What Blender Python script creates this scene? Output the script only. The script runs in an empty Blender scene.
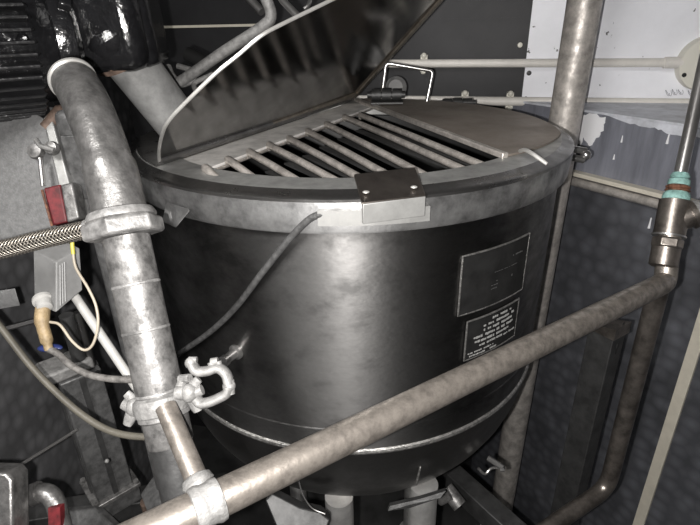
import bpy, bmesh, math, random
from mathutils import Vector, Matrix
random.seed(4)
PI = math.pi
ZF = -.40                                             # floor level
S = bpy.context.scene
COL = S.collection
V = Vector

# ------------------------------------------------------------------ camera
FPX, PITCH, ROLL = 516.0, math.radians(25.4), math.radians(-1.36)
CAM = V((0, 0, 1.5))
FW = V((0, math.cos(PITCH), -math.sin(PITCH)))
U0 = V((0, math.sin(PITCH), math.cos(PITCH)))
RT = V((1, 0, 0)) * math.cos(ROLL) + U0 * math.sin(ROLL)
UP = U0 * math.cos(ROLL) - V((1, 0, 0)) * math.sin(ROLL)
cd = bpy.data.cameras.new('camera')
cam = bpy.data.objects.new('camera', cd); COL.objects.link(cam)
cd.sensor_width = 36; cd.lens = FPX / 700 * 36; cd.clip_start = 0.02
cam.matrix_world = Matrix.Translation(CAM) @ Matrix((RT, UP, -FW)).transposed().to_4x4()
S.camera = cam

def ray(x, y): return FW + RT * ((x - 350) / FPX) + UP * ((262.5 - y) / FPX)
def at(x, y, d): return CAM + ray(x, y) * d                # point seen at x,y at depth d
def atz(x, y, z): r = ray(x, y); return CAM + r * ((z - 1.5) / r.z)
def onplane(x, y, p0, n): r = ray(x, y); return CAM + r * ((p0 - CAM).dot(n) / r.dot(n))
KC = V((.003, 1.127, 0)); KB = V((.003, 1.127, -.40))
def oncyl(x, y, R):
    r = ray(x, y); ox, oy = -KC.x, -KC.y
    a = r.x * r.x + r.y * r.y; b = 2 * (ox * r.x + oy * r.y); c = ox * ox + oy * oy - R * R
    t = (-b - math.sqrt(max(0, b * b - 4 * a * c))) / (2 * a)
    return CAM + r * t

# ------------------------------------------------------------------ materials
def mat(name, col, rough=.5, metal=0., n_scale=0, n_amt=0., col2=None, bump=0., b_scale=200, aniso=0., streak=(1, 1, 1), rvar=0., spots=None, spec=.5):
    m = bpy.data.materials.new(name); m.use_nodes = True
    nt = m.node_tree; N = nt.nodes; L = nt.links
    b = N['Principled BSDF']
    b.inputs['Base Color'].default_value = (*col, 1)
    b.inputs['Roughness'].default_value = rough
    b.inputs['Metallic'].default_value = metal
    b.inputs['Specular IOR Level'].default_value = spec
    if aniso:                                          # brushed around the vertical axis
        b.inputs['Anisotropic'].default_value = aniso; b.inputs['Anisotropic Rotation'].default_value = .25
        tg = N.new('ShaderNodeTangent'); tg.direction_type = 'RADIAL'; tg.axis = 'Z'; L.new(tg.outputs[0], b.inputs['Tangent'])
    tc = N.new('ShaderNodeTexCoord'); mp = N.new('ShaderNodeMapping'); mp.inputs['Scale'].default_value = streak
    L.new(tc.outputs['Object'], mp.inputs['Vector'])
    last = None
    if n_scale:
        nz = N.new('ShaderNodeTexNoise'); nz.inputs['Scale'].default_value = n_scale; nz.inputs['Detail'].default_value = 8; nz.inputs['Roughness'].default_value = .65
        L.new(mp.outputs['Vector'], nz.inputs['Vector'])
        cr = N.new('ShaderNodeValToRGB'); cr.color_ramp.elements[0].position = .5 - .14; cr.color_ramp.elements[1].position = .5 + .14
        L.new(nz.outputs['Fac'], cr.inputs['Fac'])
        mx = N.new('ShaderNodeMix'); mx.data_type = 'RGBA'
        c2 = col2 or tuple(c * (1 - n_amt) for c in col)
        mx.inputs[6].default_value = (*c2, 1); mx.inputs[7].default_value = (*col, 1)
        L.new(cr.outputs['Color'], mx.inputs[0]); L.new(mx.outputs[2], b.inputs['Base Color']); last = mx.outputs[2]
        if rvar:
            mr = N.new('ShaderNodeMapRange'); mr.inputs[3].default_value = rough + rvar; mr.inputs[4].default_value = rough - rvar
            L.new(cr.outputs['Color'], mr.inputs[0]); L.new(mr.outputs[0], b.inputs['Roughness'])
    if spots:
        sc, thr, sc_col = spots
        s = N.new('ShaderNodeTexNoise'); s.inputs['Scale'].default_value = sc; s.inputs['Detail'].default_value = 5
        L.new(tc.outputs['Object'], s.inputs['Vector'])
        r2 = N.new('ShaderNodeValToRGB'); r2.color_ramp.elements[0].position = thr; r2.color_ramp.elements[1].position = thr + .03
        L.new(s.outputs['Fac'], r2.inputs['Fac'])
        m2 = N.new('ShaderNodeMix'); m2.data_type = 'RGBA'
        if last: L.new(last, m2.inputs[6])
        else: m2.inputs[6].default_value = (*col, 1)
        m2.inputs[7].default_value = (*sc_col, 1)
        L.new(r2.outputs['Color'], m2.inputs[0]); L.new(m2.outputs[2], b.inputs['Base Color'])
    if bump:
        n2 = N.new('ShaderNodeTexNoise'); n2.inputs['Scale'].default_value = b_scale; n2.inputs['Detail'].default_value = 6
        L.new(mp.outputs['Vector'], n2.inputs['Vector'])
        bp = N.new('ShaderNodeBump'); bp.inputs['Strength'].default_value = bump; bp.inputs['Distance'].default_value = .002
        L.new(n2.outputs['Fac'], bp.inputs['Height']); L.new(bp.outputs['Normal'], b.inputs['Normal'])
    return m

def turned(name, col, rough=.45, metal=.8, scale=26, amt=.5):
    """stainless sheet with engine-turned swirls in rows"""
    m = mat(name, col, rough, metal, 6, .35, bump=0)
    nt = m.node_tree; N = nt.nodes; L = nt.links; b = N['Principled BSDF']
    tc = [n for n in N if n.type == 'TEX_COORD'][0]
    vo = N.new('ShaderNodeTexVoronoi'); vo.inputs['Scale'].default_value = scale; vo.inputs['Randomness'].default_value = .55
    L.new(tc.outputs['Object'], vo.inputs['Vector'])
    mr = N.new('ShaderNodeMapRange'); mr.inputs[1].default_value = .1; mr.inputs[2].default_value = .7; mr.inputs[3].default_value = rough - .12; mr.inputs[4].default_value = rough + .15
    L.new(vo.outputs['Distance'], mr.inputs[0]); L.new(mr.outputs[0], b.inputs['Roughness'])
    src = b.inputs['Base Color'].links[0].from_socket
    mr2 = N.new('ShaderNodeMapRange'); mr2.inputs[1].default_value = .15; mr2.inputs[2].default_value = .65; mr2.inputs[3].default_value = 1.25; mr2.inputs[4].default_value = 1 - amt
    L.new(vo.outputs['Distance'], mr2.inputs[0])
    vm = N.new('ShaderNodeVectorMath'); vm.operation = 'SCALE'
    L.new(src, vm.inputs[0]); L.new(mr2.outputs[0], vm.inputs['Scale']); L.new(vm.outputs[0], b.inputs['Base Color'])
    bp = N.new('ShaderNodeBump'); bp.inputs['Strength'].default_value = .25; bp.inputs['Distance'].default_value = .003
    L.new(vo.outputs['Distance'], bp.inputs['Height']); L.new(bp.outputs['Normal'], b.inputs['Normal'])
    return m

M = {}
M['body'] = mat('brushed_body_steel', (.215, .212, .209), .47, 1, 14, .6, bump=.14, b_scale=70, streak=(1, 1, 1.6), rvar=.06, aniso=.8)
M['bowl'] = mat('bowl_steel', (.26, .255, .25), .36, 1, 8, .4, bump=.1, b_scale=90, rvar=.08)
M['collar'] = mat('collar_steel', (.46, .46, .46), .5, .85, 22, .65, bump=.2, b_scale=160, rvar=.08, aniso=.75)
M['rim'] = mat('rim_steel', (.30, .295, .29), .32, .97, 14, .4, rvar=.08)
M['rimlight'] = mat('rim_strip_steel', (.42, .42, .41), .45, .6, 18, .45, rvar=.08)
M['deck'] = mat('deck_steel', (.30, .26, .225), .55, .55, 10, .35, bump=.15, b_scale=120, rvar=.06)
M['lid'] = mat('lid_steel', (.30, .295, .29), .15, 1, 11, .3, bump=.03, b_scale=12, rvar=.03)
M['edge'] = mat('lid_edge_steel', (.75, .74, .71), .38, .7, 20, .25)
M['edgebrown'] = mat('lid_flange_steel', (.42, .37, .31), .35, .85, 30, .45)
M['flange'] = mat('hinge_flange_steel', (.80, .78, .75), .5, .3, 26, .35)
M['rod'] = mat('grate_rod_steel', (.88, .82, .76), .3, .75, 40, .45)
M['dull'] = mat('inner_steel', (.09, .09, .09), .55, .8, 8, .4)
M['pipe'] = mat('worn_pipe_steel', (.25, .245, .24), .48, .6, 60, .7, bump=.35, b_scale=140, rvar=.1)
M['elbow'] = mat('cast_elbow_steel', (.24, .235, .23), .36, .7, 60, .6, bump=.35, b_scale=160, rvar=.08)
M['nut'] = mat('union_nut_steel', (.32, .315, .31), .46, .4, 50, .65, bump=.4, b_scale=150)
M['cast'] = mat('matt_cast_steel', (.23, .227, .222), .58, .2, 90, .45, bump=.5, b_scale=240)
M['bar'] = mat('stained_bar_steel', (.35, .315, .28), .40, .75, 75, .55, bump=.3, b_scale=120, rvar=.08)
M['riser'] = mat('riser_steel', (.28, .25, .225), .33, .85, 30, .6, bump=.15, b_scale=140)
M['thin'] = mat('thin_tube_steel', (.55, .54, .53), .28, .9, 20, .3)
M['sleeve'] = mat('sleeve_steel', (.40, .40, .395), .45, .5, 40, .3, bump=.15, b_scale=180)
M['post'] = mat('post_steel', (.62, .58, .54), .45, .45, 34, .5, bump=.35, b_scale=90, rvar=.1)
M['black'] = mat('black_gloss_paint', (.010, .010, .011), .16, 0, 40, .4, bump=.7, b_scale=90, spots=(30, .72, (.16, .11, .08)), spec=.6)
M['finblack'] = mat('black_fin_paint', (.012, .012, .013), .33, 0, 40, .4, bump=1.0, b_scale=70, spec=1.0)
M['rust'] = mat('rusty_flange', (.16, .11, .085), .7, .2, 50, .7, bump=.6, b_scale=120)
M['darkmetal'] = mat('dark_steel', (.075, .075, .075), .5, .6, 30, .45, bump=.3, b_scale=120)
M['column'] = mat('grimy_column_steel', (.15, .15, .15), .5, .5, 60, .5, bump=.4, b_scale=160)
M['plate'] = mat('grey_plate', (.17, .17, .17), .6, .3, 120, .3, bump=.3, b_scale=300)
M['greyplastic'] = mat('grey_plastic', (.17, .17, .168), .5, 0, 40, .2)
M['whiteplastic'] = mat('white_plastic', (.38, .375, .36), .45, 0, 40, .15)
M['tape'] = mat('yellowed_tape', (.30, .22, .12), .55, 0, 60, .5, bump=.5, b_scale=200)
M['red'] = mat('worn_red_paint', (.17, .015, .02), .55, 0, 60, .7)
M['blue'] = mat('blue_plastic', (.015, .025, .10), .4)
M['rubber'] = mat('black_rubber', (.012, .012, .012), .55)
M['olive'] = mat('olive_cable_sheath', (.10, .092, .075), .5, 0, 30, .3)
M['cablegrey'] = mat('grey_cable_sheath', (.08, .08, .08), .6, .1, 100, .5, bump=.6, b_scale=260)
M['wire'] = mat('cream_wire', (.32, .28, .22), .5)
M['copperwire'] = mat('dirty_cable', (.20, .19, .18), .55, .2, 80, .7)
M['yellow'] = mat('yellow_green_wire', (.40, .36, .05), .5)
M['green'] = mat('verdigris_sealant', (.23, .40, .37), .7, 0, 90, .5, bump=.6, b_scale=200)
M['coppery'] = mat('rust_brown_thread', (.22, .10, .06), .6, .3, 120, .8, bump=.6, b_scale=200)
M['cream'] = mat('cream_strip', (.62, .58, .49), .6, 0, 30, .12)
M['conduit'] = mat('cream_conduit', (.80, .77, .72), .5, 0, 20, .12)
M['disc'] = mat('ivory_plastic', (.72, .70, .62), .45)
M['wallwhite'] = mat('white_wall_panel', (.94, .95, 1.0), .55, 0, 5, .10, spots=(38, .68, (.10, .10, .10)))
M['wallback'] = mat('dark_wall_steel', (.028, .028, .03), .5, .2, 5, .4, spec=.3)
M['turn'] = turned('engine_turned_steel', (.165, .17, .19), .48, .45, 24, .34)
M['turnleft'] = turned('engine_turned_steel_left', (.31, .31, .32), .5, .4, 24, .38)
M['upper'] = mat('cladding_steel', (.30, .31, .36), .5, .4, 7, .4, bump=.1, b_scale=50, streak=(3, 3, .4), spots=(13, .69, (.6, .61, .66)))
M['sill'] = mat('sill_steel', (.72, .74, .80), .5, .1, 14, .4, streak=(1, 1, 1))
M['paint'] = mat('white_paint_drip', (.80, .80, .82), .5)
M['floor'] = mat('dark_floor', (.05, .05, .05), .5, 0, 8, .5)
M['plaque'] = mat('black_data_plate', (.016, .016, .016), .7, 0, 30, .4, spec=.08)
M['weld'] = mat('plate_weld_edge', (.55, .54, .52), .38, .9, 120, .6, bump=.6, b_scale=400)
M['ink'] = mat('plate_lettering', (.42, .42, .41), .45, .4)
M['stamp'] = mat('faint_plate_lettering', (.05, .05, .05), .5, .1)
M['pencil'] = mat('pencil_grey', (.30, .30, .34), .7)
M['leg'] = mat('leg_steel', (.85, .84, .82), .4, .75, 20, .3)
M['bracket'] = mat('dark_bracket_steel', (.17, .15, .135), .35, .9, 20, .4, spots=(45, .70, (.55, .42, .28)))

# braided hose: woven steel
def braid():
    m = mat('braided_steel', (.42, .38, .34), .35, .8)
    nt = m.node_tree; N = nt.nodes; L = nt.links; b = N['Principled BSDF']
    uv = N.new('ShaderNodeUVMap'); sep = N.new('ShaderNodeSeparateXYZ'); L.new(uv.outputs[0], sep.inputs[0])
    def wave(k1, k2):
        a = N.new('ShaderNodeMath'); a.operation = 'MULTIPLY'; a.inputs[1].default_value = k1; L.new(sep.outputs[0], a.inputs[0])
        c = N.new('ShaderNodeMath'); c.operation = 'MULTIPLY_ADD'; c.inputs[1].default_value = k2; L.new(sep.outputs[1], c.inputs[0]); L.new(a.outputs[0], c.inputs[2])
        s = N.new('ShaderNodeMath'); s.operation = 'SINE'; L.new(c.outputs[0], s.inputs[0]); return s
    w1 = wave(2 * PI * 10, 1300); w2 = wave(-2 * PI * 10, 1300)
    mx = N.new('ShaderNodeMath'); mx.operation = 'MAXIMUM'; L.new(w1.outputs[0], mx.inputs[0]); L.new(w2.outputs[0], mx.inputs[1])
    r = N.new('ShaderNodeMapRange'); r.inputs[1].default_value = -.3; r.inputs[2].default_value = .9; r.inputs[3].default_value = .06; r.inputs[4].default_value = 1.2
    L.new(mx.outputs[0], r.inputs[0])
    vm = N.new('ShaderNodeVectorMath'); vm.operation = 'SCALE'; vm.inputs[0].default_value = (.34, .31, .27); L.new(r.outputs[0], vm.inputs['Scale']); L.new(vm.outputs[0], b.inputs['Base Color'])
    bp = N.new('ShaderNodeBump'); bp.inputs['Distance'].default_value = .002; bp.inputs['Strength'].default_value = .8
    L.new(mx.outputs[0], bp.inputs['Height']); L.new(bp.outputs['Normal'], b.inputs['Normal'])
    return m
M['braid'] = braid()

# ------------------------------------------------------------------ mesh builder
def frame(d):
    d = d.normalized(); a = V((0, 0, 1)) if abs(d.z) < .9 else V((1, 0, 0))
    u = d.cross(a).normalized(); return u, d.cross(u).normalized()

def smooth(pts, n=6):
    """Catmull-Rom through the points"""
    P = [V(p) for p in pts]; Q = [P[0] * 2 - P[1]] + P + [P[-1] * 2 - P[-2]]; out = []
    for i in range(1, len(Q) - 2):
        a, b, c, d = Q[i - 1:i + 3]
        for k in range(n):
            t = k / n
            out.append(.5 * ((2 * b) + (c - a) * t + (2 * a - 5 * b + 4 * c - d) * t * t + (3 * b - a - 3 * c + d) * t ** 3))
    return out + [P[-1]]

def fillet(pts, r, n=6):
    P = [V(p) for p in pts]; out = [P[0]]
    for i in range(1, len(P) - 1):
        a = (P[i - 1] - P[i]); c = (P[i + 1] - P[i]); q = min(r, a.length * .48, c.length * .48)
        s = P[i] + a.normalized() * q; e = P[i] + c.normalized() * q
        for k in range(n + 1):
            t = k / n; out.append(s * (1 - t) ** 2 + P[i] * 2 * t * (1 - t) + e * t * t)
    return out + [P[-1]]

class MB:
    def __init__(s): s.bm = bmesh.new(); s.uv = s.bm.loops.layers.uv.new('UVMap')
    def tube(s, pts, r, seg=20, cap=True, closed=False, flat=None, inner=None):
        P = [V(p) for p in pts]; n = len(P)
        rad = r if isinstance(r, (list, tuple)) else [r] * n
        rings = []; u = None; Ls = 0; lens = []
        for i, p in enumerate(P):
            if closed: d = P[(i + 1) % n] - P[i - 1]
            else: d = P[min(i + 1, n - 1)] - P[max(i - 1, 0)]
            d.normalize()
            if u is None: u, w = frame(d)
            else:
                u = (u - d * u.dot(d)).normalized(); w = d.cross(u)
            if flat is not None:                     # flat = (axis, factor): squeeze along this axis
                ax = V(flat[0]); u = (ax - d * ax.dot(d)).normalized(); w = d.cross(u)
            if i: Ls += (p - P[i - 1]).length
            lens.append(Ls)
            f = flat[1] if flat else 1
            rings.append([s.bm.verts.new(p + (u * math.cos(2 * PI * k / seg) * f + w * math.sin(2 * PI * k / seg)) * rad[i]) for k in range(seg)])
        rng = range(n if closed else n - 1)
        for i in rng:
            a, b = rings[i], rings[(i + 1) % n]
            for k in range(seg):
                try: f = s.bm.faces.new((a[k], a[(k + 1) % seg], b[(k + 1) % seg], b[k]))
                except ValueError: continue
                for l, (uu, vv) in zip(f.loops, ((k / seg, lens[i]), ((k + 1) / seg, lens[i]), ((k + 1) / seg, lens[(i + 1) % n]), (k / seg, lens[(i + 1) % n]))): l[s.uv].uv = (uu, vv)
        if cap and not closed:
            s.bm.faces.new(rings[0][::-1]); s.bm.faces.new(rings[-1])
        return s
    def lathe(s, prof, o=(0, 0, 0), ax=(0, 0, 1), seg=48, a0=0, a1=2 * PI, cap=False, ref=None):
        o = V(o); ax = V(ax).normalized()
        if ref: u = (V(ref) - ax * V(ref).dot(ax)).normalized(); w = ax.cross(u)
        elif abs(ax.z) > .999: u, w = V((1, 0, 0)), V((0, 1, 0)) * (1 if ax.z > 0 else -1)
        else: u, w = frame(ax)
        full = abs(a1 - a0 - 2 * PI) < 1e-6; m = seg if full else seg + 1
        rings = []
        for r, h in prof:
            if r < 1e-6: rings.append([s.bm.verts.new(o + ax * h)]); continue
            rings.append([s.bm.verts.new(o + ax * h + (u * math.cos(a0 + (a1 - a0) * k / seg) + w * math.sin(a0 + (a1 - a0) * k / seg)) * r) for k in range(m)])
        for a, b in zip(rings, rings[1:]):
            for k in range(seg):
                j = (k + 1) % m if full else k + 1
                if len(a) == 1 and len(b) == 1: continue
                if len(a) == 1: s.bm.faces.new((a[0], b[j], b[k]))
                elif len(b) == 1: s.bm.faces.new((a[k], a[j], b[0]))
                else: s.bm.faces.new((a[k], a[j], b[j], b[k]))
        if cap:
            for rg in (rings[0], rings[-1]):
                if len(rg) > 2:
                    try: s.bm.faces.new(rg)
                    except ValueError: pass
        return s
    def prism(s, poly, vec):
        vec = V(vec); a = [s.bm.verts.new(V(p)) for p in poly]; b = [s.bm.verts.new(V(p) + vec) for p in poly]; n = len(a)
        s.bm.faces.new(a[::-1]); s.bm.faces.new(b)
        for i in range(n): s.bm.faces.new((a[i], a[(i + 1) % n], b[(i + 1) % n], b[i]))
        return s
    def box(s, c, size, X=(1, 0, 0), Y=None, Z=(0, 0, 1)):
        c = V(c); X = V(X).normalized(); Z = V(Z); Z = (Z - X * Z.dot(X)).normalized(); Y = Z.cross(X)
        a, b, d = [q / 2 for q in size]
        base = [c - Z * d + X * i * a + Y * j * b for i, j in ((-1, -1), (1, -1), (1, 1), (-1, 1))]
        return s.prism(base, Z * 2 * d)
    def sphere(s, c, r, sc=(1, 1, 1)):
        m = Matrix.Translation(V(c)) @ Matrix.Diagonal((*[r * k for k in sc], 1))
        bmesh.ops.create_uvsphere(s.bm, u_segments=16, v_segments=10, radius=1, matrix=m); return s
    def build(s, name, m, parent=None, ang=35, bev=0):
        bmesh.ops.recalc_face_normals(s.bm, faces=s.bm.faces)
        me = bpy.data.meshes.new(name); s.bm.to_mesh(me); s.bm.free()
        me.polygons.foreach_set('use_smooth', [True] * len(me.polygons))
        me.set_sharp_from_angle(angle=math.radians(ang))
        me.materials.append(M[m] if isinstance(m, str) else m)
        o = bpy.data.objects.new(name, me); COL.objects.link(o)
        if parent:
            o.parent = parent
            off = V((0, 0, 0)); q = parent
            while q: off += q.location; q = q.parent
            o.location = -off
        if bev:
            b = o.modifiers.new('bevel', 'BEVEL'); b.width = bev; b.segments = 3; b.limit_method = 'ANGLE'; b.angle_limit = math.radians(40)
        return o

def tag(o, label, cat, group=None, kind=None):
    o['label'] = label; o['category'] = cat
    if group: o['group'] = group
    if kind: o['kind'] = kind
    if o.type == 'MESH':                              # origin at the base of the thing
        co = [v.co.copy() for v in o.data.vertices]
        c = V(((min(v.x for v in co) + max(v.x for v in co)) / 2, (min(v.y for v in co) + max(v.y for v in co)) / 2, min(v.z for v in co)))
        o.data.transform(Matrix.Translation(-c)); o.location = c
    return o
def thing(name, loc, label, cat, group=None):
    o = bpy.data.objects.new(name, None); COL.objects.link(o); o.location = V(loc); o.empty_display_size = .1
    tag(o, label, cat, group); return o
def struct(o): o['kind'] = 'structure'; return o
def lab(o, s): o['label'] = s; return o

# ------------------------------------------------------------------ the setting
def wallseg(name, p, q, z0, z1, m, th=.05, side=1):
    p = V((*p, 0)); q = V((*q, 0)); d = (q - p).normalized(); n = V((-d.y, d.x, 0)) * side
    b = MB(); b.prism([p + V((0, 0, z0)), q + V((0, 0, z0)), q + n * th + V((0, 0, z0)), p + n * th + V((0, 0, z0))], (0, 0, z1 - z0))
    return struct(b.build(name, m))
def WB(x): return 1.76 - .25 * (x - .43)
WN = V((-.25, -1, 0)).normalized()                       # into the room
WD = V((1, -.25, 0)).normalized()
W0 = V((.43, 1.76, 0))
wallseg('wall_back', (-1.0, WB(-1.0)), (1.9, WB(1.9)), ZF, 2.5, 'wallback')
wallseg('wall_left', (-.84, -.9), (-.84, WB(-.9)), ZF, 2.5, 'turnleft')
struct(MB().box((.5, .55, ZF - .03), (3.0, 3.2, .06)).build('floor', 'floor'))
struct(MB().box((.5, .55, 2.53), (3.0, 3.2, .06)).build('ceiling', 'wallback'))
wallseg('wall_upper_right', (1.85, -.9), (1.85, WB(1.85)), ZF, 2.5, 'wallback', side=-1)
# white sheet on the back wall (right part) and the seam strips of the dark sheet
def onwall(x, y, off=0): return onplane(x, y, W0 + WN * off, WN)
a = onwall(526, 60); b = MB()
p0 = V((a.x, WB(a.x), 1.24)); p1 = V((1.84, WB(1.84), 1.24))
b.prism([p0, p1, p1 + WN * .004, p0 + WN * .004], (0, 0, 1.2)); struct(b.build('trim_1', 'wallwhite'))
a = onwall(-60, 30); c = onwall(262, 27); zc = (a.z + c.z) / 2
b = MB(); b.box(V(((a.x + c.x) / 2, 0, zc)) + V((0, WB((a.x + c.x) / 2), 0)) + WN * .003, ((a - c).length, .006, .008), WD)
struct(b.build('trim_2', 'cream'))
a = onwall(440, 22); c = onwall(520, 16)
b = MB(); b.box(V(((a.x + c.x) / 2, WB((a.x + c.x) / 2), (a.z + c.z) / 2)) + WN * .003, ((a - c).length, .006, .006), WD)
struct(b.build('trim_3', 'wallback'))

# low clad partition on the right, with sill, ledge and cream strip
PD = V((.53, -.848, 0)).normalized(); PN = V((-.848, -.53, 0)).normalized(); PP = V((.68, 1.5, 0))
def onpart(x, y, off=0): return onplane(x, y, PP + PN * off, PN)
zt = 1.243
q0 = PP - PD * .275; q1 = PP + PD * 1.25
r1 = V((1.84, .62, 0)); r0 = V((1.84, WB(1.84), 0))
ledge_a = onpart(575, 172); ledge_b = onpart(664, 193); zl = (ledge_a.z + ledge_b.z) / 2
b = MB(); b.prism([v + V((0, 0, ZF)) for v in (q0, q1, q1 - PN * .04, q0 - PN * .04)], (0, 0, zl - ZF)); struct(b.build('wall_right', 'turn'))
b = MB(); b.prism([v + V((0, 0, zl)) for v in (q0, q1, q1 - PN * .04, q0 - PN * .04)], (0, 0, zt - zl)); struct(b.build('wall_right_upper', 'upper'))
b = MB(); b.prism([v + V((0, 0, zt)) for v in (q0 + PN * .004, q1 + PN * .004, r1, r0)], (0, 0, .006)); struct(b.build('trim_4', 'sill'))
lm = PP + PD * .35
b = MB(); b.box(V((lm.x, lm.y, zl)) + PN * .015, (1.2, .03, .012), PD); struct(b.build('trim_5', 'cream', bev=.002))
b = MB(); b.tube([V((lm.x, lm.y, zl - .026)) + PN * .012 - PD * .6, V((lm.x, lm.y, zl - .026)) + PN * .012 + PD * .6], .013, 16); struct(b.build('trim_6', 'post'))
cs = onpart(667, 437)
b = MB(); b.box(V((cs.x, cs.y, 0)) + V((0, 0, (1.09 + ZF) / 2)) + PN * .004, (.030, .008, 1.09 - ZF), PD); struct(b.build('trim_7', 'cream'))
# paint drips on cladding and sill
for i, (x, y, h, w) in enumerate(((650, 223, .030, .004), (668, 139, .024, .004), (614, 157, .014, .003), (622, 139, .018, .003))):
    p = onpart(x, y, .003); b = MB(); b.tube([p + V((0, 0, h / 2)), p, p - V((0, 0, h / 2))], [w * .4, w * .6, w * .9], 8)
    tag(b.build('paint_drip', 'paint'), ['white paint drip below the ledge beside the pipe tee', 'long white paint drip at the top of the cladding right side', 'short faint paint drip at mid cladding left of centre', 'small white paint drip just under the sill'][i], 'paint drip', 'paint drips on the right cladding')
def ragged(px, off, amp, n=5):
    P_ = [onpart(x, y, off) for x, y in px]; out = []
    for a_, c_ in zip(P_, P_[1:] + P_[:1]):
        for k in range(n):
            q = a_.lerp(c_, k / n) + PD * random.gauss(0, amp) + V((0, 0, random.gauss(0, amp))); q.z = min(q.z, zt - .0005); out.append(q)
    return out
b = MB(); b.prism(ragged([(578, 116), (590, 113), (606, 118), (604, 128), (597, 138), (590, 147), (584, 138), (580, 146), (574, 140)], .0, .0022), PN * .0012)
tag(b.build('filler_patch', 'paint', ang=60), 'ragged white filler patch at the corner behind the round post', 'filler')
b = MB(); b.prism(ragged([(604, 114), (640, 119), (670, 124), (704, 130), (704, 139), (670, 134), (655, 128), (630, 124)], .0, .0012), PN * .0010)
tag(b.build('sealant_smear', 'sill', ang=60), 'long pale sealant smear along the top of the right cladding', 'sealant')

# ------------------------------------------------------------------ kettle
K = thing('steam_kettle', KB, 'large round stainless steel steam kettle with its lid raised over a rod grate', 'kettle')
kc = (KC.x, KC.y, 0)
ZR, ZD, RI = 1.275, 1.283, .366
prof = [(.435, 1.226), (.434, 1.1), (.432, .95), (.430, .80), (.430, .79)]
MB().lathe(prof, kc, seg=160).build('shell', 'body', K)
bp = [(.430, .79)]
for i in range(1, 15):
    t = PI / 2 * i / 14; bp.append((.430 * math.cos(t) if i < 14 else 0, .79 - .36 * math.sin(t)))
MB().lathe(bp, kc, seg=128).build('bowl', 'bowl', K)
MB().lathe([(.4300, .795), (.4335, .793), (.435, .789), (.4335, .785), (.429, .783)], kc, seg=160, cap=False).build('weld_bead', 'weld', K)
MB().lathe([(.4300, .845), (.4322, .842), (.4300, .839)], kc, seg=160).build('upper_seam', 'body', K)
MB().lathe([(.434, 1.220), (.446, 1.222), (.450, 1.227), (.452, 1.25), (.4535, ZR - .004)], kc, seg=160).build('collar', 'collar', K)
MB().lathe([(.4535, ZR - .004), (.4535, ZR), (.451, ZR + .002), (.445, ZR + .003), (.435, ZR + .006), (.430, ZD)], kc, seg=160).build('rim', 'rim', K)
MB().lathe([(.430, ZD), (RI + .004, ZD - .001), (RI, ZD - .004), (RI, ZD - .03)], kc, seg=160).build('inner_rim', 'rimlight', K)
# inside
ip = [(RI, ZD - .03), (.425, 1.24), (.425, .8)] + [(.42 * math.cos(PI / 2 * i / 10) if i < 10 else 0, .8 - .34 * math.sin(PI / 2 * i / 10)) for i in range(1, 11)]
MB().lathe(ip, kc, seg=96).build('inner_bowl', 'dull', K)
# deck pieces
A = V((.026, 1.554, ZD)); B = V((-.312, .854, ZD)); D = V((.260, .867, ZD))
def ang(p): return math.atan2(p.y - KC.y, p.x - KC.x)
def arc(a0, a1, R, z, n=40): return [V((KC.x + R * math.cos(a0 + (a1 - a0) * k / n), KC.y + R * math.sin(a0 + (a1 - a0) * k / n), z)) for k in range(n + 1)]
RK = .430
aA, aB, aD = ang(A), ang(B) + 2 * PI, ang(D)
def hit(p, q, R):                                       # from p towards q to radius R
    d = (q - p); a = d.x ** 2 + d.y ** 2; e = p - KC; bb = 2 * (e.x * d.x + e.y * d.y); c = e.x ** 2 + e.y ** 2 - R * R
    t = (-bb + math.sqrt(max(0, bb * bb - 4 * a * c))) / (2 * a); r = p + d * t; r.z = p.z; return r
Bk = hit(A, B, RK - .002); Dk = hit(A, D, RI + .012)
la = arc(aA, ang(Bk) + 2 * PI, RK - .002, ZD)
left_deck = MB().prism(la, (0, 0, .003)); left_deck.build('left_deck', 'rim', K)
ra = []
for k in range(61):
    a_ = ang(Dk) + (aA - ang(Dk)) * k / 60; r_ = RI + .012 + (.430 - RI - .012) * min(1, k / 14)
    ra.append(V((KC.x + r_ * math.cos(a_), KC.y + r_ * math.sin(a_), ZD)))
rd = [A] + [Dk] + [p for p in ra]
rd[-1] = A + V((.004, 0, 0))
MB().prism(rd[1:-1] + [A], (0, 0, .004)).build('right_deck', 'deck', K)
e = (Dk - A).normalized(); en = V((e.y, -e.x, 0))
MB().box((A + Dk) / 2 + V((0, 0, .002)), ((Dk - A).length, .012, .010), e).build('deck_edge', 'rod', K, bev=.002)
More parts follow.
